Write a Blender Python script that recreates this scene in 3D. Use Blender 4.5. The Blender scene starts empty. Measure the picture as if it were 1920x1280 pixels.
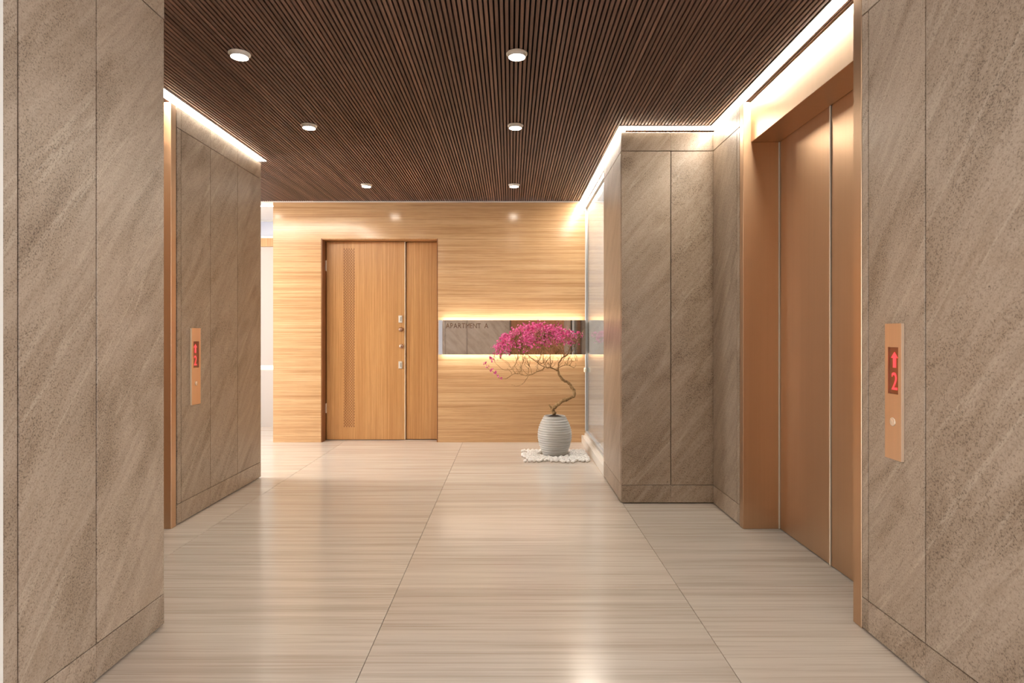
import bpy, bmesh, math, random
from mathutils import Vector, Matrix

random.seed(7)
S = bpy.context.scene
COL = S.collection
R = math.radians

# ------------------------------------------------------------------ camera
F_PX, CAM_H, VPX, VPY = 1150.0, 1.078, 958.0, 626.0
cam_d = bpy.data.cameras.new('camera')
cam = bpy.data.objects.new('camera', cam_d)
COL.objects.link(cam)
cam.location = (0, 0, CAM_H)
cam.rotation_euler = (R(90), 0, 0)
cam_d.sensor_width = 36.0
cam_d.lens = F_PX / 1920 * 36.0
cam_d.shift_x = (960 - VPX) / 1920
cam_d.shift_y = (VPY - 640) / 1920
cam_d.clip_start = 0.02
S.camera = cam

# ------------------------------------------------------------------ daylight, exposure
world = bpy.data.worlds.new('overcast_sky')
S.world = world
world.use_nodes = True
bg = world.node_tree.nodes['Background']
bg.inputs['Color'].default_value = (0.95, 0.95, 1.0, 1)
bg.inputs['Strength'].default_value = 2.2
S.view_settings.view_transform = 'Standard'
S.view_settings.look = 'None'
S.view_settings.exposure = 2.1
S.view_settings.gamma = 1.0
S.view_settings.use_curve_mapping = False
S.cycles.use_denoising = True
S.cycles.max_bounces = 12
S.cycles.diffuse_bounces = 6
S.cycles.sample_clamp_indirect = 6.0
S.cycles.caustics_reflective = False
S.cycles.caustics_refractive = False
LED = 15.0            # radiance of the perimeter LED strips
LAMP = 26.0          # radiance of the downlight diffusers


# ------------------------------------------------------------------ node helpers
class NT:
    def __init__(self, name):
        self.m = bpy.data.materials.new(name)
        self.m.use_nodes = True
        self.t = self.m.node_tree
        self.p = self.t.nodes['Principled BSDF']
        self.out = self.t.nodes['Material Output']

    def n(self, kind, **kw):
        nd = self.t.nodes.new(kind)
        for k, v in kw.items():
            if k.startswith('i_'):
                nd.inputs[k[2:].replace('_', ' ')].default_value = v
            else:
                setattr(nd, k, v)
        return nd

    def l(self, a, b):
        self.t.links.new(a, b)

    def coords(self, scale=(1, 1, 1), rot=(0, 0, 0), rnd=0.0):
        tc = self.n('ShaderNodeTexCoord')
        src = tc.outputs['Object']
        if rnd:
            oi = self.n('ShaderNodeObjectInfo')
            mul = self.n('ShaderNodeMath', operation='MULTIPLY')
            mul.inputs[1].default_value = rnd
            self.l(oi.outputs['Random'], mul.inputs[0])
            add = self.n('ShaderNodeVectorMath', operation='ADD')
            self.l(src, add.inputs[0])
            self.l(mul.outputs[0], add.inputs[1])
            src = add.outputs[0]
        # TEXTURE mapping: turn first, then stretch
        mp = self.n('ShaderNodeMapping', vector_type='TEXTURE')
        mp.inputs['Rotation'].default_value = rot
        mp.inputs['Scale'].default_value = tuple(1.0 / v for v in scale)
        self.l(src, mp.inputs['Vector'])
        return mp.outputs[0]

    def noise(self, vec, scale, detail=2.0, rough=0.5, dist=0.0):
        nd = self.n('ShaderNodeTexNoise')
        nd.inputs['Scale'].default_value = scale
        nd.inputs['Detail'].default_value = detail
        nd.inputs['Roughness'].default_value = rough
        nd.inputs['Distortion'].default_value = dist
        self.l(vec, nd.inputs['Vector'])
        return nd.outputs['Fac']

    def ramp(self, fac, stops, interp='LINEAR'):
        nd = self.n('ShaderNodeValToRGB')
        cr = nd.color_ramp
        cr.interpolation = interp
        while len(cr.elements) < len(stops):
            cr.elements.new(0.5)
        for e, (p, c) in zip(cr.elements, stops):
            e.position = p
            e.color = (c[0], c[1], c[2], 1) if not isinstance(c, (int, float)) else (c, c, c, 1)
        self.l(fac, nd.inputs['Fac'])
        return nd.outputs['Color']

    def mix(self, fac, a, b, blend='MIX'):
        nd = self.n('ShaderNodeMix', data_type='RGBA', blend_type=blend)
        for sock, v in ((nd.inputs[0], fac), (nd.inputs[6], a), (nd.inputs[7], b)):
            if isinstance(v, (int, float)):
                sock.default_value = v
            elif isinstance(v, tuple):
                sock.default_value = (v[0], v[1], v[2], 1)
            else:
                self.l(v, sock)
        return nd.outputs[2]

    def bump(self, h, strength, dist):
        nd = self.n('ShaderNodeBump')
        nd.inputs['Strength'].default_value = strength
        nd.inputs['Distance'].default_value = dist
        self.l(h, nd.inputs['Height'])
        self.l(nd.outputs[0], self.p.inputs['Normal'])

    def base(self, c):
        if isinstance(c, tuple):
            self.p.inputs['Base Color'].default_value = (*c, 1)
        else:
            self.l(c, self.p.inputs['Base Color'])

    def set(self, **kw):
        for k, v in kw.items():
            self.p.inputs[k.replace('_', ' ')].default_value = v
        return self


def plain(name, c, rough=0.5, metal=0.0, **kw):
    t = NT(name)
    t.base(c)
    t.set(Roughness=rough, Metallic=metal, **kw)
    return t.m


def emit(name, c, s, base=(0.8, 0.8, 0.8)):
    t = NT(name)
    t.base(base)
    t.p.inputs['Emission Color'].default_value = (*c, 1)
    t.p.inputs['Emission Strength'].default_value = s
    return t.m


def brightness_by_object(t, col, lo, hi):
    oi = t.n('ShaderNodeObjectInfo')
    g = t.ramp(oi.outputs['Random'], [(0, lo), (1, hi)])
    return t.mix(1.0, col, g, 'MULTIPLY')


def make_stone():
    t = NT('taupe_basalt')
    tilt = (0, R(-50), 0)
    vein = t.noise(t.coords((0.8, 1, 2.6), tilt, 37.0), 2.4, 6, 0.62, 0.9)
    vein2 = t.noise(t.coords((0.7, 1, 11.0), tilt, 53.0), 2.6, 5, 0.65, 0.25)
    light = t.noise(t.coords((0.45, 1, 8.0), tilt, 71.0), 2.2, 3, 0.5, 0.5)
    fine = t.noise(t.coords((1, 1, 1), (0, 0, 0), 11.0), 190, 3, 0.7)
    coarse = t.noise(t.coords((1, 1, 1), (0, 0, 0), 17.0), 95, 2, 0.6)
    c = t.ramp(vein, [(0.30, (0.285, 0.205, 0.140)), (0.44, (0.395, 0.300, 0.218)),
                      (0.58, (0.455, 0.355, 0.268)), (0.72, (0.380, 0.285, 0.203))])
    c = t.mix(t.ramp(vein2, [(0.46, 0.0), (0.62, 0.42)]), c, (0.295, 0.212, 0.145))
    c = t.mix(t.ramp(vein2, [(0.32, 0.35), (0.42, 0.0)]), c, (0.50, 0.40, 0.31))
    c = t.mix(t.ramp(light, [(0.62, 0.0), (0.665, 0.45), (0.69, 0.0)]), c, (0.60, 0.50, 0.39))
    dens = t.ramp(vein, [(0.34, 1.0), (0.60, 0.38)])
    sp = t.mix(1.0, t.ramp(fine, [(0.38, 1.0), (0.47, 0.0)]), dens, 'MULTIPLY')
    c = t.mix(sp, c, (0.105, 0.068, 0.042))
    c = t.mix(t.ramp(fine, [(0.56, 0.0), (0.70, 0.45)]), c, (0.58, 0.475, 0.37))
    c = t.mix(t.ramp(coarse, [(0.25, 0.75), (0.33, 0.0)]), c, (0.075, 0.046, 0.028))
    c = brightness_by_object(t, c, 0.86, 0.96)
    t.base(c)
    t.set(Roughness=0.34)
    t.bump(fine, 0.25, 0.002)
    return t.m


def make_floor_stone():
    t = NT('striated_travertine')
    a = t.noise(t.coords((0.22, 7, 1), (0, 0, 0), 29.0), 2.6, 5, 0.6, 0.12)
    b = t.noise(t.coords((0.5, 34, 1), (0, 0, 0), 41.0), 2.6, 4, 0.65, 0.15)
    cl = t.noise(t.coords((1, 1, 1), (0, 0, 0), 61.0), 1.6, 2, 0.5)
    c = t.ramp(a, [(0.30, (0.49, 0.425, 0.36)), (0.5, (0.605, 0.55, 0.49)), (0.70, (0.66, 0.605, 0.54))])
    c = t.mix(t.ramp(b, [(0.36, 0.65), (0.50, 0.0)]), c, (0.43, 0.36, 0.29))
    c = t.mix(t.ramp(b, [(0.56, 0.0), (0.72, 0.5)]), c, (0.72, 0.655, 0.57))
    c = t.mix(t.ramp(cl, [(0.4, 0.0), (0.7, 0.25)]), c, (0.60, 0.485, 0.415))
    c = brightness_by_object(t, c, 0.95, 1.04)
    t.base(c)
    t.set(Roughness=0.19, IOR=1.42)
    return t.m


def make_wood(name, along, dark, mid, light, rough, rnd=0.0, lines=70.0, spec=0.5):
    t = NT(name)

    def sc(lo, hi):
        s = [hi, hi, hi]
        s['XYZ'.index(along)] = lo
        return tuple(s)
    a = t.noise(t.coords(sc(0.25, 9), (0, 0, 0), rnd), 2.0, 3, 0.5, 0.2)
    b = t.noise(t.coords(sc(0.5, lines), (0, 0, 0), rnd), 1.6, 5, 0.7, 0.1)
    g = t.noise(t.coords(sc(6, 420), (0, 0, 0), rnd), 1.0, 2, 0.6)
    c = t.ramp(a, [(0.32, tuple((x + y) / 2 for x, y in zip(dark, mid))), (0.50, mid), (0.68, tuple((x + y) / 2 for x, y in zip(light, mid)))])
    c = t.mix(t.ramp(b, [(0.38, 0.95), (0.49, 0.0)]), c, dark)
    c = t.mix(t.ramp(b, [(0.52, 0.0), (0.63, 0.8)]), c, light)
    c = t.mix(t.ramp(g, [(0.38, 0.25), (0.5, 0.0)]), c, tuple(x * 0.6 for x in dark))
    if rnd:
        c = brightness_by_object(t, c, 0.72, 1.18)
    t.base(c)
    t.set(Roughness=rough, Specular_IOR_Level=spec)
    t.bump(g, 0.08, 0.001)
    return t.m


def make_bronze(name, c, rough):
    t = NT(name)
    br = t.noise(t.coords((260, 260, 1.2)), 1.0, 3, 0.6)
    br2 = t.noise(t.coords((26, 26, 0.4)), 1.0, 2, 0.6)
    col = t.mix(t.ramp(br, [(0.35, 0.0), (0.65, 0.30)]), c, tuple(min(1, x * 1.12) for x in c))
    col = t.mix(t.ramp(br2, [(0.35, 0.22), (0.65, 0.0)]), col, tuple(x * 0.86 for x in c))
    t.base(col)
    t.set(Metallic=1.0, Roughness=rough)
    t.bump(br, 0.12, 0.0006)
    return t.m


def make_glass(name, tint=(0.97, 0.985, 0.99)):
    t = NT(name)
    t.t.nodes.remove(t.p)
    tr = t.n('ShaderNodeBsdfTransparent')
    tr.inputs[0].default_value = (*tint, 1)
    gl = t.n('ShaderNodeBsdfGlossy')
    gl.inputs['Roughness'].default_value = 0.01
    fr = t.n('ShaderNodeFresnel')
    ge = t.n('ShaderNodeNewGeometry')
    io = t.n('ShaderNodeMapRange')          # the node inverts the index on back faces; undo that for a thin pane
    io.inputs['To Min'].default_value = 1.45
    io.inputs['To Max'].default_value = 1 / 1.45
    t.l(ge.outputs['Backfacing'], io.inputs['Value'])
    t.l(io.outputs[0], fr.inputs[0])
    mx = t.n('ShaderNodeMixShader')
    t.l(fr.outputs[0], mx.inputs[0])
    t.l(tr.outputs[0], mx.inputs[1])
    t.l(gl.outputs[0], mx.inputs[2])
    t.l(mx.outputs[0], t.out.inputs[0])
    return t.m


def make_ceramic():
    t = NT('grey_glazed_ceramic')
    a = t.noise(t.coords((4, 4, 40)), 2.0, 3, 0.6)
    t.base(t.ramp(a, [(0.3, (0.42, 0.415, 0.39)), (0.7, (0.56, 0.555, 0.53))]))
    t.set(Roughness=0.32)
    return t.m


def make_bark():
    t = NT('knotty_bark')
    a = t.noise(t.coords((1, 1, 0.5)), 70, 4, 0.7)
    t.base(t.ramp(a, [(0.3, (0.15, 0.085, 0.028)), (0.55, (0.43, 0.265, 0.115)), (0.75, (0.56, 0.38, 0.19))]))
    t.set(Roughness=0.8)
    t.bump(a, 0.6, 0.006)
    return t.m


def make_petal():
    t = NT('pink_petals')
    a = t.noise(t.coords(), 38, 2, 0.6)
    t.base(t.ramp(a, [(0.30, (0.66, 0.06, 0.27)), (0.5, (0.86, 0.15, 0.43)), (0.7, (0.93, 0.33, 0.58))]))
    t.set(Roughness=0.6)
    return t.m


M = {}
M['stone'] = make_stone()
M['floor'] = make_floor_stone()
M['core'] = plain('shadow_gap_backing', (0.045, 0.03, 0.02), 0.9)
M['wall_wood'] = make_wood('blond_oak_veneer', 'X', (0.47, 0.262, 0.122), (0.63, 0.390, 0.198), (0.74, 0.505, 0.290), 0.16, lines=58)
M['door_wood'] = make_wood('orange_oak_veneer', 'Z', (0.47, 0.225, 0.080), (0.56, 0.295, 0.115), (0.65, 0.365, 0.155), 0.34, lines=52)
M['jamb_wood'] = make_wood('dark_oak_jamb', 'Z', (0.20, 0.075, 0.025), (0.26, 0.105, 0.04), (0.32, 0.14, 0.055), 0.4)
M['slat'] = make_wood('walnut_slat', 'Y', (0.112, 0.056, 0.038), (0.176, 0.094, 0.064), (0.250, 0.142, 0.100), 0.55, rnd=23.0, lines=50)
M['ceiling_back'] = plain('black_acoustic_felt', (0.012, 0.007, 0.005), 0.95)
M['bronze'] = make_bronze('brushed_bronze', (0.60, 0.405, 0.262), 0.38)
M['plate'] = make_bronze('satin_copper', (0.82, 0.60, 0.42), 0.38)
M['pale_metal'] = plain('polished_champagne_metal', (0.93, 0.80, 0.68), 0.22, 1.0)
M['edge_glint'] = plain('painted_edge_glint', (0.90, 0.74, 0.56), 0.3)  # pale colour painted in for light catching door, seam and plate edges
M['steel'] = plain('satin_nickel', (0.86, 0.82, 0.74), 0.3, 0.35)
M['dark_bronze'] = plain('dark_bronze_lettering', (0.20, 0.12, 0.08), 0.45, 0.6)
M['knob'] = plain('aged_copper_knob', (0.42, 0.27, 0.20), 0.3, 1.0)
M['white_trim'] = plain('white_paint', (0.78, 0.76, 0.72), 0.45)
M['cream'] = plain('plain_cream', (0.80, 0.74, 0.58), 0.4)
M['sill'] = plain('pale_limestone', (0.76, 0.71, 0.64), 0.28)
M['frame'] = plain('grey_anodised_frame', (0.56, 0.56, 0.55), 0.35, 0.4)
M['glass'] = make_glass('clear_glass')
M['daylight_blue'] = plain('opaque_daylight_blue', (0.52, 0.56, 0.66), 0.25)  # opaque blue-grey standing in for transom daylight and the mirror bevel's reflection
M['mirror'] = plain('tinted_mirror', (0.92, 0.89, 0.88), 0.03, 1.0)
M['led'] = emit('warm_white_led', (1.0, 0.905, 0.76), LED)
M['led_soft'] = emit('mirror_backlight', (1.0, 0.92, 0.83), LED * 0.19)
M['slot_glow'] = emit('corridor_light_slot', (1.0, 0.85, 0.6), 0.6)
M['lamp'] = emit('downlight_diffuser', (1.0, 0.90, 0.76), LAMP)
M['ring'] = plain('downlight_white', (0.88, 0.84, 0.78), 0.45)
M['screen'] = plain('amber_display_glass', (0.26, 0.075, 0.03), 0.2)
M['red'] = emit('red_segments', (1.0, 0.05, 0.055), 0.38, (0.6, 0.02, 0.02))
M['ceramic'] = make_ceramic()
M['soil'] = plain('dark_soil', (0.03, 0.018, 0.012), 0.95)
M['bark'] = make_bark()
M['petal'] = make_petal()
M['pebble'] = plain('white_marble_pebble', (0.82, 0.80, 0.77), 0.35)
M['pale_panel'] = plain('pale_plaster_panel', (0.50, 0.45, 0.41), 0.4)
M['button'] = plain('pearl_button', (0.85, 0.72, 0.58), 0.2, 0.6)


# ------------------------------------------------------------------ mesh helpers
def tag(o, label=None, cat=None, group=None, kind=None):
    if label: o['label'] = label
    if cat: o['category'] = cat
    if group: o['group'] = group
    if kind: o['kind'] = kind
    return o


def link(name, me, parent=None, loc=(0, 0, 0), rz=0.0):
    o = bpy.data.objects.new(name, me)
    COL.objects.link(o)
    o.location = loc
    o.rotation_euler = (0, 0, rz)
    if parent is not None:
        o.parent = parent
    return o


def empty(name, loc=(0, 0, 0)):
    o = bpy.data.objects.new(name, None)
    COL.objects.link(o)
    o.location = loc
    o.empty_display_size = 0.1
    return o


def bm_box(bm, x0, x1, y0, y1, z0, z1):
    vs = [bm.verts.new((x, y, z)) for x in (x0, x1) for y in (y0, y1) for z in (z0, z1)]
    for f in ((0, 1, 3, 2), (4, 6, 7, 5), (0, 4, 5, 1), (2, 3, 7, 6), (0, 2, 6, 4), (1, 5, 7, 3)):
        bm.faces.new([vs[i] for i in f])


def finish(bm, name, mat, smooth=False):
    bmesh.ops.recalc_face_normals(bm, faces=bm.faces[:])
    me = bpy.data.meshes.new(name)
    bm.to_mesh(me)
    bm.free()
    me.materials.append(M[mat])
    if smooth:
        for p in me.polygons:
            p.use_smooth = True
    return me


def boxes(name, mat, bs, parent=None, bevel=0.0, origin=None):
    """one object made of axis-aligned boxes given in world coordinates"""
    bm = bmesh.new()
    if origin is None:
        b = bs[0]
        origin = ((b[0] + b[1]) / 2, (b[2] + b[3]) / 2, b[4])
    ox, oy, oz = origin
    for b in bs:
        bm_box(bm, b[0] - ox, b[1] - ox, b[2] - oy, b[3] - oy, b[4] - oz, b[5] - oz)
    if bevel:
        bmesh.ops.recalc_face_normals(bm, faces=bm.faces[:])
        bmesh.ops.bevel(bm, geom=bm.edges[:], offset=bevel, segments=1, affect='EDGES')
    me = finish(bm, name, mat)
    loc = Vector(origin)
    if parent is not None:
        loc = loc - world_loc(parent)
    return link(name, me, parent, loc)


def world_loc(o):
    v = Vector((0, 0, 0))
    while o is not None:
        v = v + Vector(o.location)
        o = o.parent
    return v


_cache = {}


def slab_mesh(name, w, t, h, mat, bev):
    key = (name, round(w, 4), round(t, 4), round(h, 4), mat)
    if key not in _cache:
        bm = bmesh.new()
        bm_box(bm, -w / 2, w / 2, 0, t, 0, h)
        bmesh.ops.recalc_face_normals(bm, faces=bm.faces[:])
        if bev:
            bmesh.ops.bevel(bm, geom=bm.edges[:], offset=bev, segments=1, affect='EDGES')
        _cache[key] = finish(bm, name, mat)
    return _cache[key]


def panel(parent, face, plane, u0, u1, z0, z1, mat='stone', name='stone_panel', t=0.02, bev=0.0012):
    """a slab on a wall; local x runs to the right of someone facing it, local y into the wall"""
    me = slab_mesh(name, u1 - u0, t, z1 - z0, mat, bev)
    u = (u0 + u1) / 2
    loc, rz = {'-Y': ((u, plane, z0), 0), '+Y': ((u, plane, z0), R(180)),
               '+X': ((plane, u, z0), R(90)), '-X': ((plane, u, z0), R(-90))}[face]
    return link(name, me, parent, Vector(loc) - world_loc(parent), rz)


G = 0.0022   # half joint between slabs
ZB, ZT, ZTOP, ZC = 0.118, 2.241, 2.36, 2.40


def clad(parent, face, plane, cuts, base=True):
    for a, b in zip(cuts[:-1], cuts[1:]):
        panel(parent, face, plane, a + G, b - G, ZB + 0.0015, ZT - 0.002)
        panel(parent, face, plane, a + 0.0004, b - 0.0004, ZT + 0.002, ZTOP)
        panel(parent, face, plane, a + 0.0004, b - 0.0004, 0.007, ZB - 0.0015)


def tube(bm, pts, rad, sides=7):
    rings = []
    up = Vector((0.3, 0.9, 0.2)).normalized()
    n = len(pts)
    for i, p in enumerate(pts):
        d = (pts[min(i + 1, n - 1)] - pts[max(i - 1, 0)]).normalized()
        a = d.cross(up)
        a = a.normalized() if a.length > 1e-4 else Vector((1, 0, 0))
        b = d.cross(a)
        rings.append([bm.verts.new(p + (a * math.cos(k * math.tau / sides) + b * math.sin(k * math.tau / sides)) * rad[i])
                      for k in range(sides)])
    for r0, r1 in zip(rings[:-1], rings[1:]):
        for k in range(sides):
            bm.faces.new((r0[k], r0[(k + 1) % sides], r1[(k + 1) % sides], r1[k]))
    bm.faces.new(rings[0][::-1])
    bm.faces.new(rings[-1])


def lathe(bm, prof, seg=48, caps=True):
    rings = [[bm.verts.new((r * math.cos(k * math.tau / seg), r * math.sin(k * math.tau / seg), z)) for k in range(seg)]
             for r, z in prof]
    for r0, r1 in zip(rings[:-1], rings[1:]):
        for k in range(seg):
            bm.faces.new((r0[k], r0[(k + 1) % seg], r1[(k + 1) % seg], r1[k]))
    if caps:
        bm.faces.new(rings[0][::-1])
        bm.faces.new(rings[-1])


# ================================================================== THE SETTING
YB = 6.11                      # wood wall
XR, XL, XLN = 1.285, -1.88, -1.284
YREAR = -1.2

# ---- floor with large staggered tiles
fl = boxes('floor', 'core', [(-4.1, 3.7, -1.4, 7.3, -0.08, -0.02)], origin=(0, 0, 0))
tag(fl, 'polished beige stone floor with fine dark striations', 'floor', kind='structure')
TW = 1.1925
xs = [-0.48 + TW * k for k in range(-3, 4)]
for i, x0 in enumerate(xs):
    x0, x1 = x0, x0 + TW
    off = 2.90 if abs(x0 - (-0.48 - TW)) < 0.01 else 2.594
    y = off - 4 * 1.2
    while y < 7.2:
        a, b = max(y, -1.35), min(y + 1.2, 7.25)
        cx0, cx1 = max(x0, -4.05), min(x1, 3.65)
        if b - a > 0.05 and cx1 - cx0 > 0.05 and not (cx0 > 0.75 and a > 4.7):
            me = slab_mesh('floor_tile', cx1 - cx0 - 0.0022, b - a - 0.0022, 0.02, 'floor', 0.0006)
            link('floor_tile', me, fl, ((cx0 + cx1) / 2, a + 0.0011, -0.02))
        y += 1.2

# ---- ceiling of walnut slats
ce = boxes('ceiling', 'ceiling_back',
           [(-4.1, 0.80, -1.4, 7.3, 2.43, 2.5), (0.80, 1.95, -1.4, 4.66, 2.43, 2.5), (1.95, 3.7, -1.4, 1.6, 2.43, 2.5)],
           origin=(0, 0, 2.43))
tag(ce, 'dark walnut slat ceiling running towards the wood wall', 'ceiling', kind='structure')
P, SW = 0.0212, 0.0138
k0, k1 = int(-2.62 / P), int(1.42 / P)
for k in range(k0, k1 + 1):
    x = k * P + 0.004
    y1 = YB - 0.005 if x > -2.37 else 6.11
    if x > 0.78:
        y1 = 4.62
    me = slab_mesh('ceiling_slat', SW, y1 - YREAR, 0.026, 'slat', 0.0012)
    link('ceiling_slat', me, ce, (x, YREAR, ZC - 2.43))
bm = bmesh.new()
for k in list(range(int(-4.0 / P), k0)) + list(range(k1 + 1, int(3.6 / P))):
    x = k * P + 0.004
    y1 = 6.11 if x < 0 else 1.5
    bm_box(bm, x - SW / 2, x + SW / 2, YREAR, y1, ZC - 2.43, ZC - 2.43 + 0.026)
o = link('side_slats', finish(bm, 'side_slats', 'slat'), ce)
o['kind'] = 'stuff'

# ---- stone walls: dark backing + slabs
def core(name, label, foot, inset):
    """foot = x0,x1,y0,y1 of the backing; inset = how far each side steps back above the slabs"""
    x0, x1, y0, y1 = foot
    i = inset
    w = boxes(name, 'core', [(x0, x1, y0, y1, 0.0, 2.355), (x0 + i[0], x1 - i[1], y0 + i[2], y1 - i[3], 2.355, ZC - 0.001)],
              origin=(0, 0, 0))
    return tag(w, label, 'wall', kind='structure')


C = 0.0225
w = core('wall_left_front', 'near taupe stone pier along the left edge of the picture', (-2.6, XLN - C, 1.50, 2.272 - C), (0, 0.13, 0, 0.13))
clad(w, '+X', XLN, [1.549, 1.598, 1.900, 2.272])
clad(w, '+Y', 2.272, [XL, -1.58, XLN - 0.021])
boxes('edge_trim', 'white_trim', [(XLN - 0.06, XLN + 0.004, 1.49, 1.547, 0.0, ZTOP)], w, 0.001)

w = core('wall_left_rear', 'stone-clad wall beyond the left elevator, ending at the bright corridor', (-2.6, XL - C, 3.46, 4.613 - C), (0, 0.13, 0, 0.13))
clad(w, '+X', XL, [3.452, 3.496, 3.838, 4.219, 4.613])
clad(w, '+Y', 4.613, [-2.6, -2.24, XL - 0.021])

w = core('wall_right_front', 'near taupe stone wall along the right edge of the picture', (XR + C, 2.2, 1.40, 2.245), (0.13, 0, 0, 0))
clad(w, '-X', XR, [1.40, 1.53, 1.902, 2.206, 2.247])

w = core('wall_right_rear', 'projecting stone block beside the window, right of the potted tree', (0.702 + C, 2.0, 3.9 + C, 4.644), (0.13, 0, 0.13, 0))
clad(w, '-Y', 3.9, [0.702, 1.017, XR + 0.019])
clad(w, '-X', 0.702, [3.921, 4.644])
w = core('wall_right_middle', 'narrow stone return between right elevator and stone block', (XR + C, 2.0, 3.447, 3.9 + C), (0.13, 0, 0, 0))
clad(w, '-X', XR, [3.446, 3.487, 3.898])

# backing added behind the two elevators to stop sky light leaking in
tag(boxes('wall_right_light_block', 'core', [(1.56, 1.7, 2.2, 3.5, 0, ZC)], origin=(0, 0, 0)), 'dark light-blocking wall added behind the right elevator', 'wall', kind='structure')
tag(boxes('wall_left_light_block', 'core', [(-2.3, -2.16, 2.2, 3.5, 0, ZC)], origin=(0, 0, 0)), 'dark light-blocking wall added behind the left elevator', 'wall', kind='structure')

# ---- wood back wall with the door opening
DX0, DX1, DZ = -1.891, -0.728, 2.029
wb = boxes('wall_back', 'wall_wood',
           [(-2.369, DX0, YB, YB + 0.22, 0, 2.395), (DX1, 0.775, YB, YB + 0.22, 0, 2.395), (DX0, DX1, YB, YB + 0.22, DZ, 2.395)],
           origin=(0, YB, 0))
tag(wb, 'blond oak veneer wall with horizontal grain at the end of the lobby', 'wall', kind='structure')
tag(boxes('painted_gap_light', 'white_trim', [(-2.369, 0.76, YB - 0.006, YB + 0.02, 2.388, 2.399)], origin=(0, YB, 2.388)), 'thin pale strip standing in for the lit gap between wood wall and ceiling', 'trim', kind='structure')  # bright line of light at the ceiling gap, put in as white paint

# ---- corridor at the far left
wc = boxes('wall_corridor', 'pale_panel',
           [(-4.05, -2.0, 7.13, 7.25, 0, 0.66), (-4.05, -2.0, 7.13, 7.25, 0.715, 2.09), (-4.05, -2.0, 7.17, 7.25, 0.66, 0.715),
            (-4.05, -2.0, 7.13, 7.25, 2.40, 2.43)], origin=(0, 7.13, 0))
tag(wc, 'pale corridor wall seen in the gap left of the oak wall', 'wall', kind='structure')
boxes('light_slot', 'slot_glow', [(-4.0, -2.05, 7.14, 7.17, 0.665, 0.71)], wc)
boxes('wood_header', 'door_wood', [(-4.0, -2.02, 7.115, 7.2, 2.092, 2.19)], wc)
tag(boxes('ceiling_corridor', 'white_trim', [(-4.05, -2.0, 6.13, 7.25, 2.40, 2.425)], origin=(-3, 6.7, 2.40)), 'white ceiling strip over the far left corridor', 'ceiling', kind='structure')
wl = boxes('wall_left_end', 'pale_panel', [(-4.1, -4.0, 6.2, 7.2, 0, 2.43), (-4.1, -4.0, 4.5, 4.75, 0, 2.43), (-4.0, -2.6, 4.45, 4.6, 0, 2.4)], origin=(0, 0, 0))
tag(wl, 'pale end wall of the far left corridor', 'wall', kind='structure')
tag(boxes('wall_corridor_right', 'pale_panel', [(-2.1, -2.0, 6.33, 7.2, 0, 2.43)], origin=(0, 0, 0)), 'pale return wall behind the oak wall', 'wall', kind='structure')
w6 = empty('added_window_6', (-4.05, 5.47, 0))  # unseen window added to bring daylight onto oak wall and block side
tag(w6, 'tall glazing added to the far left corridor for daylight, hidden by the stone wall', 'window', kind='structure')
for y0, y1 in ((4.75, 4.81), (5.45, 5.50), (6.14, 6.20)):
    boxes('mullion', 'frame', [(-4.08, -4.02, y0, y1, 0, ZC)], w6)
boxes('pane', 'glass', [(-4.054, -4.046, 4.81, 5.45, 0, ZC)], w6)
boxes('pane', 'glass', [(-4.054, -4.046, 5.50, 6.14, 0, ZC)], w6)
wn = empty('window_1', (-3, 7.15, 2.19))
tag(wn, 'bluish transom window above the wood header in the corridor', 'window', kind='structure')
boxes('frame', 'frame', [(-4.0, -2.02, 7.13, 7.17, 2.19, 2.215), (-4.0, -2.02, 7.13, 7.17, 2.385, 2.40)], wn)
boxes('pane', 'daylight_blue', [(-4.0, -2.02, 7.148, 7.154, 2.215, 2.385)], wn)  # opaque blue colour in place of daylight behind the pane

# ---- window on the right beside the potted tree
w2 = empty('window_2', (0.744, 5.38, 0.1))
tag(w2, 'floor to ceiling glass window beside the potted tree', 'window', kind='structure')
boxes('pane', 'glass', [(0.752, 0.760, 4.65, 6.085, 0.115, 2.325)], w2)
boxes('head_rail', 'frame', [(0.738, 0.775, 4.646, 6.108, 2.325, 2.365)], w2, 0.002)
boxes('bottom_rail', 'frame', [(0.740, 0.772, 4.646, 6.108, 0.097, 0.118)], w2, 0.002)
boxes('mullion', 'frame', [(0.738, 0.775, 6.085, 6.109, 0.118, 2.325)], w2, 0.002)
boxes('mullion', 'frame', [(0.742, 0.772, 4.646, 4.662, 0.118, 2.325)], w2, 0.002)
boxes('cream_block', 'cream', [(0.722, 0.742, 6.03, 6.085, 0.70, 0.745)], w2, 0.006)  # small cream block against the far mullion
boxes('transom', 'white_trim', [(0.775, 0.80, 4.646, 6.2, 2.365, 2.43)], w2)
t2 = boxes('trim_2', 'sill', [(0.702, 0.745, 4.646, 6.108, 0, 0.072), (0.733, 0.80, 4.646, 6.108, 0, 0.097)], origin=(0.75, 5.38, 0), bevel=0.002)
tag(t2, 'pale stone kerb under the right window', 'sill', kind='structure')

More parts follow.
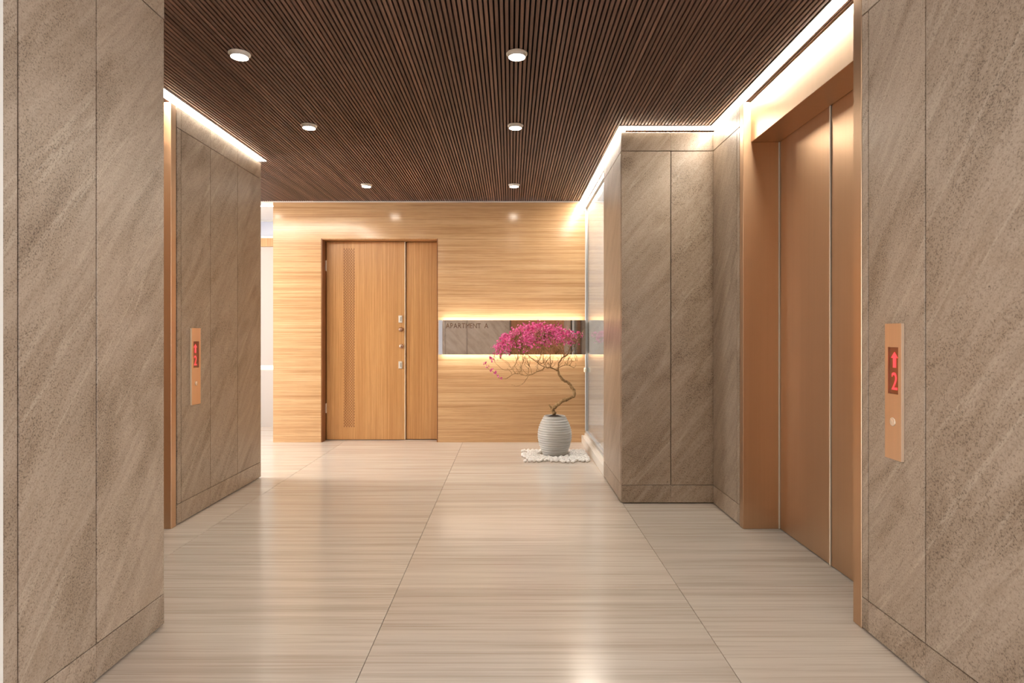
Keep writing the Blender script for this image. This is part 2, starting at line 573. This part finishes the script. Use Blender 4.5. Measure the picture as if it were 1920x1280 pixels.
# ---- light well added outside the window, sized to dim the sky seen there
lw = boxes('wall_added_light_well', 'white_trim', [(1.95, 2.05, 4.56, 11.0, -0.5, 5.2), (-0.5, 2.05, 11.0, 11.1, -0.5, 5.2),
                                            (0.775, 2.05, 4.55, 4.66, 2.5, 5.2), (0.68, 0.775, 6.34, 11.0, -0.5, 2.5), (0.68, 0.80, 4.66, 11.0, 2.5, 5.2)], origin=(0, 0, 0))
tag(lw, 'pale wall added outside the right window to dim the sky behind it', 'wall', kind='structure')
lg = boxes('floor_added_light_well', 'sill', [(0.80, 1.95, 4.66, 11.0, -0.15, -0.1)], origin=(0, 0, 0))
tag(lg, 'pale paving of the added light well outside the right window', 'floor', kind='structure')

# ---- lobby behind the viewer: stone end wall; cross corridor with glazed ends added for light
wf = boxes('wall_front', 'core', [(-3.6, 0.0, -1.35, YREAR - C, 0, ZC), (1.2, 1.24, -1.35, YREAR - C, 0, ZC), (1.60, 3.6, -1.35, YREAR - C, 0, ZC),
                                  (0, 1.6, -1.35, YREAR - C, 2.2, ZC), (1.2, 1.6, -1.35, YREAR - C, 0, 0.3)], origin=(0, 0, 0))
tag(wf, 'stone-clad wall facing the oak wall, seen in the mirror', 'wall', kind='structure')
for a, b in ((-3.6, -2.3), (-2.3, -1.42), (-1.42, -0.95), (-0.95, -0.02), (1.62, 2.5), (2.5, 3.6)):
    panel(wf, '+Y', YREAR, a + 0.006, b - 0.006, 0.0, ZTOP)
d4 = boxes('door_4', 'jamb_wood', [(0.0, 1.18, -1.33, YREAR - 0.03, 0, 2.2)], origin=(0.59, -1.25, 0))
tag(d4, 'dark brown door reflected in the mirror band', 'door', kind='structure')
w3 = empty('window_3', (1.42, -1.25, 0.3))
tag(w3, 'narrow white framed window reflected in the mirror band', 'window', kind='structure')
boxes('frame', 'white_trim', [(1.24, 1.30, -1.32, YREAR, 0.3, 2.2), (1.54, 1.60, -1.32, YREAR, 0.3, 2.2), (1.30, 1.54, -1.32, YREAR, 0.3, 0.36), (1.30, 1.54, -1.32, YREAR, 2.14, 2.2)], w3)
boxes('pane', 'glass', [(1.30, 1.54, -1.27, -1.262, 0.36, 2.14)], w3)
for s, nm, lab in ((-1, 'added_window_4', 'left'), (1, 'added_window_5', 'right')):  # unseen glazing added to let daylight in around the viewer
    wv = empty(nm, (s * 3.55, 0.1, 0))
    tag(wv, 'tall glazed end of the cross corridor to the viewer\'s ' + lab, 'window', kind='structure')
    for y0, y1 in ((-1.2, -1.14), (0.12, 0.18), (1.42, 1.5)):
        boxes('mullion', 'frame', [(s * 3.55 - 0.03, s * 3.55 + 0.03, y0, y1, 0, ZC)], wv)
    boxes('pane', 'glass', [(s * 3.55 - 0.004, s * 3.55 + 0.004, -1.14, 0.12, 0, ZC)], wv)
    boxes('pane', 'glass', [(s * 3.55 - 0.004, s * 3.55 + 0.004, 0.18, 1.42, 0, ZC)], wv)
tag(boxes('wall_cross_left', 'pale_panel', [(-3.6, -2.6, 1.50, 1.62, 0, ZC)], origin=(0, 0, 0)), 'pale wall of the added cross corridor on the left', 'wall', kind='structure')
tag(boxes('wall_cross_right', 'pale_panel', [(2.2, 3.6, 1.50, 1.62, 0, ZC)], origin=(0, 0, 0)), 'pale wall of the added cross corridor on the right', 'wall', kind='structure')


# ================================================================== ELEVATORS
def elevator(name, s, xf, label):
    """s = +1: opening in the right-hand wall (looking at it means looking towards +x)"""
    root = empty(name, (xf, 2.848, 0))
    tag(root, label, 'elevator', kind='structure')

    def bx(nm, mat, d0, d1, y0, y1, z0, z1, par=root, bev=0.0015):
        xa, xb = sorted((xf + s * d0, xf + s * d1))
        return boxes(nm, mat, [(xa, xb, y0, y1, z0, z1)], par, bev)
    bx('jamb', 'bronze', 0.0, 0.20, 3.393, 3.444, 0.0, ZTOP)
    bx('jamb', 'bronze', 0.0, 0.20, 2.249 if s > 0 else 2.275, 2.303, 0.0, ZTOP)
    bx('lintel', 'bronze', 0.043, 0.20, 2.304, 3.392, 2.138, ZTOP)
    bx('door_track', 'core', 0.215, 0.27, 2.25, 3.44, 2.13, ZC)
    for a, b in ((2.290, 2.8465), (2.8495, 3.40)):
        p = bx('door_panel', 'bronze', 0.1765 + 0.025, 0.1765 + 0.055, a, b, 0.004, 2.2)
    bx('seam_strip', 'edge_glint', 0.195, 0.2005, 2.8445, 2.8515, 0.004, 2.137, bev=0)  # glints along seam and far edge are painted pale
    bx('edge_strip', 'edge_glint', 0.195, 0.2005, 3.386, 3.3925, 0.004, 2.137, bev=0)
    return root


elevator('door_2', 1, XR, 'brushed bronze elevator door in the right wall beside the red display')
elevator('door_3', -1, XL, 'bronze elevator doorway mostly hidden behind the left stone pier')

# ================================================================== APARTMENT DOOR
dr = empty('door_1', ((DX0 + DX1) / 2, 6.26, 0))
tag(dr, 'orange oak entrance door with narrow side leaf and perforated strip', 'door', kind='structure')
boxes('jamb', 'jamb_wood', [(DX0 + 0.0005, DX0 + 0.010, YB + 0.004, 6.33, 0, DZ)], dr)
boxes('jamb', 'jamb_wood', [(DX1 - 0.010, DX1 - 0.0005, YB + 0.004, 6.33, 0, DZ)], dr)
boxes('head', 'door_wood', [(DX0 + 0.010, DX1 - 0.010, YB + 0.004, 6.33, DZ - 0.008, DZ - 0.0005)], dr)
boxes('rear_panel', 'core', [(DX0, DX1, 6.305, 6.33, 0, DZ)], dr)
leaf = boxes('door_leaf', 'door_wood', [(DX0 + 0.016, -1.082, 6.235, 6.285, 0.006, DZ - 0.013)], dr, 0.002)
boxes('edge_strip', 'edge_glint', [(-1.0815, -1.074, 6.2355, 6.284, 0.006, DZ - 0.013)], leaf)  # bright highlight along the leaf edge, put in as pale colour
boxes('side_leaf', 'door_wood', [(-1.066, DX1 - 0.011, 6.255, 6.30, 0.006, DZ - 0.013)], dr, 0.002)
# perforated diamond lattice strip standing in the leaf
bm = bmesh.new()
px = lambda x, Y: (x - VPX) * Y / F_PX
pz = lambda y, Y: CAM_H + (VPY - y) * Y / F_PX
wl0 = world_loc(leaf)
dx, dz = 0.0125, 0.0295
z_top, z_bot = pz(467, 6.235), pz(801, 6.235)
ncol = 9
row = 0
for c in range(ncol):
    x = px(645.5, 6.235) + c * dx
    z = z_top - (dz / 2 if c % 2 else 0)
    while z > z_bot:
        # each perforation: a sunk diamond pocket with a raised lip on its lower right
        ring = [(0, 0.0125), (0.0058, 0), (0, -0.0125), (-0.0058, 0)]
        inner = [(a * 0.62, b * 0.62) for a, b in ring]
        vo = [bm.verts.new((x + a, 6.2338, z + b)) for a, b in ring]
        vi = [bm.verts.new((x + a, 6.2346, z + b)) for a, b in inner]
        for k in range(4):
            bm.faces.new((vo[k], vo[(k + 1) % 4], vi[(k + 1) % 4], vi[k]))
        bm.faces.new(vi)
        z -= dz
for v in bm.verts:
    v.co -= wl0
o = link('perforated_strip', finish(bm, 'perforated_strip', 'jamb_wood'), leaf)
o['kind'] = 'stuff'
for y0, y1 in ((488, 508), (756, 774)):
    boxes('hinge', 'steel', [(DX0 + 0.0095, DX0 + 0.0185, 6.224, 6.236, pz(y1, 6.23), pz(y0, 6.23))], leaf, 0.001)
for y in (598, 684):
    zc = pz(y, 6.22)
    b = boxes('lock_plate', 'steel', [(px(747, 6.22), px(754, 6.22), 6.222, 6.236, zc - 0.037, zc + 0.037)], leaf, 0.004)
    boxes('keyhole', 'core', [(px(751.2, 6.22), px(752, 6.22), 6.2205, 6.2225, zc - 0.022, zc + 0.022)], b)
for y, nm, r, h in ((617.5, 'door_knob', 0.017, 0.05), (649, 'lock_cylinder', 0.021, 0.02)):
    bm = bmesh.new()
    if nm == 'door_knob':
        lathe(bm, [(0.021, 0), (0.021, 0.008), (0.008, 0.012), (0.008, 0.03), (0.018, 0.036), (0.021, 0.046), (0.015, 0.056), (0.004, 0.058)], 20)
    else:
        lathe(bm, [(0.023, 0), (0.023, 0.010), (0.019, 0.014), (0.010, 0.014), (0.009, 0.02), (0.004, 0.021)], 20)
    bmesh.ops.rotate(bm, verts=bm.verts[:], cent=(0, 0, 0), matrix=Matrix.Rotation(R(90), 3, 'X'))
    o = link(nm, finish(bm, nm, 'knob', True), leaf, Vector((px(752.5, 6.23), 6.2348, pz(y, 6.23))) - wl0)

# ================================================================== LIGHTING FIXTURES
def strip(label, x0, x1, y0, y1):
    """aluminium channel under the slats with a diffuser that shines straight down"""
    r = empty('led_strip', ((x0 + x1) / 2, (y0 + y1) / 2, ZC))
    tag(r, label, 'light strip', 'ceiling edge light strips')
    boxes('channel', 'white_trim', [(x0, x1, y0, y1, ZC - 0.006, ZC - 0.0005)], r)
    boxes('diffuser', 'led', [(x0 + 0.001, x1 - 0.001, y0 + 0.001, y1 - 0.001, ZC - 0.0075, ZC - 0.0062)], r)


strip('white light strip on ceiling above the right elevator', XR - 0.016, XR + 0.042, 1.41, 3.884)
strip('short white light strip above front of projecting stone block', 0.744, XR + 0.042, 3.886, 3.955)
strip('white light strip above the right window and block side', 0.686, 0.742, 3.886, 6.10)
strip('white light strip above the stone wall beyond left elevator', XL - 0.05, XL + 0.018, 2.29, 4.67)
strip('light strip over the near left stone pier, above the frame', XLN - 0.05, XLN + 0.016, 1.50, 2.286)
strip('hidden light strip added in the left corridor to brighten the oak wall', -3.9, XL - 0.06, 4.602, 4.76)  # unseen fixture, made wide to throw more light on the oak
strip('light strip on white ceiling behind the oak wall end', -3.9, -2.2, 6.30, 6.325)


def downlight(x, y, label):
    r = empty('downlight', (x, y, ZC))
    tag(r, label, 'ceiling light', 'round ceiling downlights')
    for nm, mat, prof in (('trim_ring', 'ring', [(0.042, -0.001), (0.042, -0.005), (0.050, -0.005), (0.0505, -0.001)]),
                          ('housing', 'ring', [(0.0005, -0.001), (0.0415, -0.001), (0.0415, -0.018), (0.0395, -0.020), (0.0385, -0.0198), (0.0385, -0.010)]),
                          ('diffuser', 'lamp', [(0.0382, -0.0175), (0.0382, -0.0190), (0.034, -0.0195)])):
        if nm not in _cache:
            bm = bmesh.new()
            lathe(bm, prof, 40, caps=(nm == 'diffuser'))
            _cache[nm] = finish(bm, nm, mat)
        link(nm, _cache[nm], r)


YL = (2.89, 3.885, 5.43)
place = ('nearest', 'middle', 'farthest')
for k, y in enumerate(YL):
    downlight(0.028, y, place[k] + ' round downlight of the centre row on slat ceiling')
    downlight(-1.279, y, place[k] + ' round downlight of the left row on slat ceiling')
for y in YL[2:]:
    downlight(-2.586, y, 'round downlight over the bright corridor behind left stone wall')
n_ = 0
for y in (1.75, 0.35, -0.6):  # unseen lamps added to light the near end of the lobby
    for x in (-2.9, -1.7, -0.6, 0.6, 1.7, 2.9):
        if y > 1.5 and abs(x) > 1.2:
            continue
        n_ += 1
        downlight(x, y, 'unseen round downlight added to the slat ceiling behind the viewer')

# ================================================================== MIRROR BAND WITH LETTERING
MY = 6.03
MX0, MX1 = px(822, MY), 0.733
MZ0, MZ1 = pz(664.5, MY), pz(600, MY)
mb = empty('mirror_band', ((MX0 + MX1) / 2, MY, MZ0))
tag(mb, 'backlit mirror band lettered APARTMENT A on the oak wall', 'mirror')
boxes('mirror', 'mirror', [(MX0 + 0.040, MX1, MY, MY + 0.012, MZ0, MZ1)], mb)
e_ = boxes('painted_bevel', 'daylight_blue', [(MX0, MX0 + 0.039, MY + 0.001, MY + 0.012, MZ0, MZ1)], mb)  # bluish reflection in the bevelled end, put in as plain colour

boxes('back_box', 'white_trim', [(MX0 + 0.02, MX1 - 0.01, MY + 0.0125, YB - 0.0005, MZ0 + 0.012, MZ1 - 0.012)], mb)
boxes('backlight', 'led_soft', [(MX0 + 0.03, MX1 - 0.02, MY + 0.016, YB - 0.004, MZ1 - 0.0115, MZ1 - 0.005)], mb)
boxes('backlight', 'led_soft', [(MX0 + 0.03, MX1 - 0.02, MY + 0.016, YB - 0.004, MZ0 + 0.005, MZ0 + 0.0115)], mb)


def glyph(ch, size, depth):
    cu = bpy.data.curves.new('glyph', 'FONT')
    cu.body = ch
    cu.size = size
    cu.extrude = depth / 2
    cu.resolution_u = 3
    ob = bpy.data.objects.new('glyph', cu)
    COL.objects.link(ob)
    dg = bpy.context.evaluated_depsgraph_get()
    me = bpy.data.meshes.new_from_object(ob.evaluated_get(dg))
    bpy.data.objects.remove(ob)
    bpy.data.curves.remove(cu)
    return me


cap_h = 9.3 * MY / F_PX
widths, meshes = [], []
for ch in 'APARTMENT':
    me = glyph(ch, 0.066, 0.003)
    meshes.append((ch, me))
meshes.append((' ', None))
meshes.append(('A', glyph('A', 0.066, 0.003)))
x = px(836, MY)
total = px(915.5, MY) - x
info = []
for ch, me in meshes:
    if me is None:
        info.append((None, 0, 0.026, 1))
        continue
    xs_ = [v.co.x for v in me.vertices]
    zs_ = [v.co.y for v in me.vertices]
    info.append((me, min(xs_), max(xs_) - min(xs_), max(zs_)))
gap = 0.006
raw = sum(i[2] for i in info) + gap * (len(info) - 1)
kx = total / raw
zbase = pz(615.2, MY)
for me, mn, wd, ht in info:
    if me is not None:
        for v in me.vertices:
            v.co = ((v.co.x - mn) * kx, -v.co.z, v.co.y / ht * cap_h)
        me.materials.clear()
        me.materials.append(M['dark_bronze'])
        link('letter', me, mb, Vector((x, MY - 0.0017, zbase)) - world_loc(mb))
    x += (wd + gap) * kx

# ================================================================== CALL PANELS
def call_panel(s, xw, yc, w_, label):
    z0, z1 = 0.660, 1.113
    root = empty('call_panel', (xw, yc, z0))
    tag(root, label, 'elevator panel', 'elevator call panels')
    t = 0.010

    def bx(nm, mat, d0, d1, ya, yb, za, zb, bev=0.0008, par=None):
        xa, xb = sorted((xw - s * d0, xw - s * d1))
        return boxes(nm, mat, [(xa, xb, ya, yb, za, zb)], par or root, bev)
    hw, dw = w_ / 2, w_ * 0.31
    dz0, dz1 = 0.878, 1.034
    yo = yc - 0.0
    # plate around a recessed display
    xa, xb = sorted((xw - s * 0.0004, xw - s * t))
    boxes('plate', 'plate', [(xa, xb, yc - hw, yc + hw, z0, dz0), (xa, xb, yc - hw, yc + hw, dz1, z1),
                             (xa, xb, yc - hw, yc - dw, dz0, dz1), (xa, xb, yc + dw, yc + hw, dz0, dz1)], root)
    bx('bright_edge', 'edge_glint', 0.001, t + 0.0006, yc - hw - 0.0012, yc - hw - 0.0001, z0, z1, 0)  # lit near edge of the plate, painted pale
    disp = bx('display', 'screen', 0.0006, 0.004, yc - dw, yc + dw, dz0, dz1, 0)
    # arrow and digit
    bm = bmesh.new()
    H = 0.052
    pts = [(0, H), (0.018, H * 0.62), (0.0075, H * 0.62), (0.0075, 0), (-0.0075, 0), (-0.0075, H * 0.62), (-0.018, H * 0.62)]
    fr = [bm.verts.new((a, -0.0008, b)) for a, b in pts]
    bk = [bm.verts.new((a, 0.0008, b)) for a, b in pts]
    bm.faces.new(fr)
    bm.faces.new(bk[::-1])
    for k in range(len(pts)):
        bm.faces.new((fr[k], bk[k], bk[(k + 1) % 7], fr[(k + 1) % 7]))
    rz = R(-90) if s > 0 else R(90)
    link('arrow', finish(bm, 'arrow', 'red'), disp, Vector((xw - s * 0.0049, yc, 0.966)) - world_loc(disp), rz)
    me = glyph('2', 0.08, 0.0016)
    xs_ = [v.co.x for v in me.vertices]
    ht = max(v.co.y for v in me.vertices)
    mid = (min(xs_) + max(xs_)) / 2
    for v in me.vertices:
        v.co = ((v.co.x - mid) * 0.85, -v.co.z, v.co.y / ht * 0.058)
    me.materials.clear()
    me.materials.append(M['red'])
    link('digit', me, disp, Vector((xw - s * 0.0049, yc, 0.892)) - world_loc(disp), rz)
    bm = bmesh.new()
    lathe(bm, [(0.0145, 0), (0.0145, 0.002), (0.012, 0.0035), (0.011, 0.003), (0.006, 0.0045), (0.001, 0.005)], 24)
    bmesh.ops.rotate(bm, verts=bm.verts[:], cent=(0, 0, 0), matrix=Matrix.Rotation(R(90), 3, 'X'))
    link('button', finish(bm, 'button', 'button', True), root, Vector((xw - s * t, yc, 0.785)) - world_loc(root), rz)


call_panel(1, XR, 2.047, 0.088, 'copper elevator call panel with red arrow and 2, right of the elevator')
call_panel(-1, XL, 3.645, 0.105, 'copper elevator call panel with red display on left stone wall')

# ================================================================== POT, PEBBLES, TREE
PX, PY = 0.389, 5.46
pot = empty('plant_pot', (PX, PY, 0))
tag(pot, 'ribbed grey ceramic pot standing on white pebbles', 'pot')
ctrl = [(0.00, 0.098), (0.03, 0.112), (0.09, 0.138), (0.16, 0.151), (0.215, 0.150), (0.27, 0.136), (0.315, 0.114), (0.348, 0.094)]
def pot_r(z):
    for (z0, r0), (z1, r1) in zip(ctrl[:-1], ctrl[1:]):
        if z <= z1:
            t = (z - z0) / (z1 - z0)
            return r0 + (r1 - r0) * t
    return ctrl[-1][1]
def smooth_r(z):
    return sum(pot_r(min(0.348, max(0, z + d))) for d in (-0.02, -0.01, 0, 0.01, 0.02)) / 5
bm = bmesh.new()
prof = [(0.04, 0.0)]
N = 180
for k in range(N + 1):
    z = 0.348 * k / N
    rib = 0.0028 * math.sin(z / 0.348 * math.tau * 17) ** 3
    prof.append((smooth_r(z) + rib, z))
prof += [(0.092, 0.352), (0.086, 0.350), (0.086, 0.325), (0.01, 0.325)]
lathe(bm, prof, 64)
link('vessel', finish(bm, 'vessel', 'ceramic', True), pot)
bm = bmesh.new()
lathe(bm, [(0.0855, 0.326), (0.0855, 0.338), (0.06, 0.346), (0.03, 0.357), (0.003, 0.360)], 32)
link('soil', finish(bm, 'soil', 'soil', True), pot)

# pebbles
peb = []
for v in range(8):
    bm = bmesh.new()
    bmesh.ops.create_icosphere(bm, subdivisions=2, radius=1.0)
    ph = [random.uniform(0, 6.28) for _ in range(4)]
    for w_ in bm.verts:
        c = w_.co
        s_ = 1 + 0.10 * math.sin(2.3 * c.x + ph[0]) + 0.10 * math.sin(2.6 * c.y + ph[1]) + 0.07 * math.sin(3.1 * c.z + ph[2])
        w_.co = Vector((c.x * s_ * 0.0175, c.y * s_ * 0.0140, c.z * s_ * 0.0120))
    peb.append(finish(bm, 'pebble', 'pebble', True))
sp = 0.037
ny = 0
y = 5.125
while y < 5.64:
    x = 0.105 + (sp / 2 if ny % 2 else 0)
    while x < 0.665:
        jx, jy = x + random.uniform(-.003, .003), y + random.uniform(-.003, .003)
        edge = 0.02 * math.sin(jy * 60 + jx * 23) + random.uniform(-0.02, 0.02)
        ok = math.hypot(jx - PX, jy - PY) > 0.142 and jx > 0.115 + edge and (jy > 5.14 + edge)
        if ok:
            o = link('pebble', peb[random.randrange(8)], None, (jx, jy, 0.0122))
            o.rotation_euler = (random.uniform(-.25, .25), random.uniform(-.25, .25), random.uniform(0, 6.28))
            tag(o, 'small white pebble spread on the floor around the grey pot', 'pebble', 'white pebbles around the pot')
        x += sp
    ny += 1
    y += sp * 0.9

# tree
def tp(cx, cy, dy=0.0):
    """sketch coordinates of the tree in the plane of its pot -> world"""
    X = 880 + cx / 5.817
    Yp = 580 + cy / 5.817
    return Vector(((X - VPX) * PY / F_PX, PY + dy, CAM_H + (VPY - Yp) * PY / F_PX))


tree = empty('flowering_tree', (PX, PY, 0.335))
tag(tree, 'small twisted bonsai-like tree with a dome of pink blossom', 'tree')
tw = Vector(tree.location)


def refine(pts, rad, jit=0.0):
    """Catmull-Rom subdivision with a little crookedness"""
    P_, R_ = [], []
    n = len(pts)
    for i in range(n - 1):
        p0, p1, p2, p3 = pts[max(i - 1, 0)], pts[i], pts[i + 1], pts[min(i + 2, n - 1)]
        for k in range(3):
            t = k / 3
            q = 0.5 * ((2 * p1) + (p2 - p0) * t + (2 * p0 - 5 * p1 + 4 * p2 - p3) * t * t + (3 * p1 - p0 - 3 * p2 + p3) * t ** 3)
            if jit and not (i == 0 and k == 0):
                q = q + Vector((random.uniform(-jit, jit), random.uniform(-jit, jit), random.uniform(-jit, jit)))
            P_.append(q)
            R_.append(rad[i] + (rad[i + 1] - rad[i]) * t)
    P_.append(pts[-1])
    R_.append(rad[-1])
    return P_, R_


skel = []
def limb(name, pts, r0, r1, jit=0.0025, sides=7, sub=None):
    n = len(pts)
    rad = [r0 + (r1 - r0) * (i / (n - 1)) ** 0.8 for i in range(n)]
    P_, R_ = refine(pts, rad, jit)
    if sides > 5:
        R_ = [r * random.uniform(0.86, 1.16) for r in R_]
    bm = bmesh.new()
    tube(bm, [p - tw for p in P_], R_, sides)
    for p, r in list(zip(P_, R_))[2:]:
        skel.append((p, r))
    return link(name, finish(bm, name, 'bark', True), sub or tree)


trunk_pts = [(932, 1142, 0), (918, 1120, 0.01), (905, 1078, 0.0), (950, 1045, -.02), (1000, 1000, -.03), (1080, 970, -.02), (1135, 945, 0),
             (1150, 905, 0.01), (1115, 840, 0.02), (1080, 800, .02), (1030, 775, .01), (985, 720, 0), (968, 670, 0)]
limb('trunk', [tp(*p) for p in trunk_pts], 0.021, 0.0095, 0.003, 9)
skel.clear()
limb('branch', [tp(905, 1085), tp(885, 1060, -.01), tp(868, 1036, -.015)], 0.011, 0.006, 0.002)
skel.clear()
for pts, r0, r1 in (
    ([(968, 675, 0), (978, 590, .02), (1035, 515, .05), (1080, 495, .07), (1110, 420, .08), (1135, 330, .09)], .0075, .0025),
    ([(980, 632, 0), (1060, 605, -.03), (1135, 635, -.05)], .0035, .0022),
    ([(1060, 605, -.03), (1075, 545, -.06), (1120, 450, -.08), (1150, 350, -.10)], .0032, .0016),
    ([(1098, 612, -.04), (1110, 565, -.06), (1165, 560, -.08)], .0025, .0012),
    ([(968, 675, 0), (890, 630, -.02), (820, 630, -.04), (740, 575, -.06), (640, 500, -.09), (560, 420, -.11), (500, 330, -.12)], .0065, .002),
    ([(890, 630, -.02), (885, 520, .03), (890, 420, .08), (880, 300, .12)], .0042, .0018),
    ([(815, 630, -.04), (770, 665, -.03), (640, 720, 0), (570, 710, .02), (500, 705, .03), (400, 755, .04), (330, 755, .03), (270, 690, .02), (210, 650, .02), (170, 585, .01)], .0045, .0014),
    ([(640, 720, 0), (600, 790, -.03), (540, 830, -.05), (460, 815, -.06)], .003, .0012),
    ([(500, 705, .03), (470, 650, .06), (410, 600, .08), (340, 540, .09)], .0026, .0012),
    ([(575, 710, .02), (570, 630, .05), (590, 540, .09), (560, 440, .12)], .0028, .0013),
    ([(478, 660, .05), (500, 600, .0), (510, 540, -.04), (460, 430, -.06)], .0022, .0012),
    ([(740, 575, -.06), (770, 500, -.10), (790, 400, -.15), (770, 300, -.17)], .0034, .0015),
    ([(470, 652, .05), (380, 660, .02), (290, 590, 0), (270, 520, -.01)], .002, .0011),
    ([(640, 718, 0), (655, 620, .10), (620, 540, .14), (640, 420, .17)], .0024, .0012),
    ([(885, 520, .03), (830, 570, -.02), (770, 590, -.06), (760, 530, -.12), (830, 430, -.17)], .0022, .0012),
    ([(1035, 515, .05), (1010, 420, .12), (1000, 330, .16)], .003, .0014),
):
    limb('branch', [tp(*p) for p in pts], r0, r1, 0.004, 6)

# dome of blossom: tips on an upper half-ellipsoid shell
tips = []
cx_, cz_ = tp(720, 470).x, tp(720, 470).z
def dome(th, ph, k=1.0):
    # th = azimuth, ph = elevation
    return Vector((cx_ + 0.405 * k * math.cos(th) * math.cos(ph) , PY + 0.235 * k * math.sin(th) * math.cos(ph), cz_ + 0.272 * k * math.sin(ph)))
while len(tips) < 150:
    th = random.uniform(0, math.tau)
    ph = math.asin(random.uniform(0.30, 1.0))
    if ph < 0.5 and math.cos(th) < -0.85 and random.random() < 0.4:
        continue
    p = dome(th, ph, random.uniform(0.84, 1.0))
    # the crown leans: higher on the right-hand side
    p.z += 0.035 * (p.x - cx_) / 0.4 - 0.012
    tips.append(p)
bm = bmesh.new()
twig_pts = []
for tip in tips:
    best = min(skel, key=lambda q: (q[0] - tip).length + max(0, q[0].z - tip.z) * 3)
    a = best[0]
    d = tip - a
    n = 5
    pts, rad = [], []
    for i in range(n + 1):
        t = i / n
        q = a + d * t + Vector((0, 0, 0.10 * d.length * math.sin(math.pi * t) * -0.6))
        if 0 < i < n:
            q += Vector((random.gauss(0, .013), random.gauss(0, .013), random.gauss(0, .009)))
        pts.append(q)
        rad.append(0.0023 * (1 - t) + 0.0011)
        if t > 0.55:
            twig_pts.append(q)
    tube(bm, [p - tw for p in pts], rad, 4)
    for _ in range(2):
        b0 = pts[random.randrange(1, 4)]
        e = b0 + Vector((random.gauss(0, .035), random.gauss(0, .035), abs(random.gauss(.03, .02))))
        m_ = (b0 + e) / 2 + Vector((random.gauss(0, .008),) * 3)
        tube(bm, [b0 - tw, m_ - tw, e - tw], [.0013, .001, .0007], 4)
for _ in range(170):
    # bare side shoots filling the underside of the crown
    b0 = random.choice(skel)[0]
    d_ = Vector((random.gauss(0, .05), random.gauss(0, .05), abs(random.gauss(.075, .03))))
    q1 = b0 + d_ * 0.4 + Vector((random.gauss(0, .012), random.gauss(0, .012), 0))
    q2 = b0 + d_ * 0.75 + Vector((random.gauss(0, .012), random.gauss(0, .012), 0))
    if b0.x < tp(430, 0).x or b0.z < tp(0, 728).z:
        continue
    tube(bm, [b0 - tw, q1 - tw, q2 - tw, b0 + d_ - tw], [.0021, .0017, .0014, .0009], 4)
o = link('twigs', finish(bm, 'twigs', 'bark', True), tree)
o['kind'] = 'stuff'

bm = bmesh.new()
def flower(p, size):
    ax = Vector((random.gauss(0, 1), random.gauss(-0.3, 1), random.gauss(0.5, 1))).normalized()
    u = ax.orthogonal().normalized()
    v = ax.cross(u)
    rot = random.uniform(0, 6.28)
    c0 = p - tw
    for k in range(5):
        a = rot + k * math.tau / 5
        d = u * math.cos(a) + v * math.sin(a)
        e = u * -math.sin(a) + v * math.cos(a)
        b0 = bm.verts.new(c0)
        b1 = bm.verts.new(c0 + d * size * 0.6 + e * size * 0.42 + ax * size * 0.35)
        b2 = bm.verts.new(c0 + d * size * 1.05 + ax * size * 0.45)
        b3 = bm.verts.new(c0 + d * size * 0.6 - e * size * 0.42 + ax * size * 0.35)
        bm.faces.new((b0, b1, b2, b3))
for tip in tips:
    for _ in range(11):
        flower(tip + Vector((random.gauss(0, .021), random.gauss(0, .021), random.gauss(-.006, .019))), random.uniform(.0075, .0125))
for p in random.sample(twig_pts, 90):
    flower(p + Vector((random.gauss(0, .008), random.gauss(0, .008), random.gauss(0, .008))), random.uniform(.006, .010))
# drooping clusters on the long left branch and the lower left of the crown
for (cx, cy, n, sd) in ((170, 588, 9, .006), (195, 625, 6, .006), (240, 668, 9, .008), (280, 690, 9, .009), (310, 725, 6, .007), (340, 755, 4, .006),
                        (255, 545, 26, .013), (225, 525, 10, .007), (330, 470, 34, .020), (320, 400, 26, .018), (350, 350, 18, .018), (430, 420, 22, .018),
                        (440, 470, 16, .016), (400, 320, 14, .016), (1170, 330, 16, .014), (1225, 285, 9, .010), (1160, 260, 18, .016)):
    for _ in range(n):
        flower(tp(cx, cy, .02) + Vector((random.gauss(0, sd), random.gauss(0, .03), random.gauss(0, sd))), random.uniform(.006, .0105))
me = finish(bm, 'blossom', 'petal')
o = link('blossom', me, tree)
o['kind'] = 'stuff'
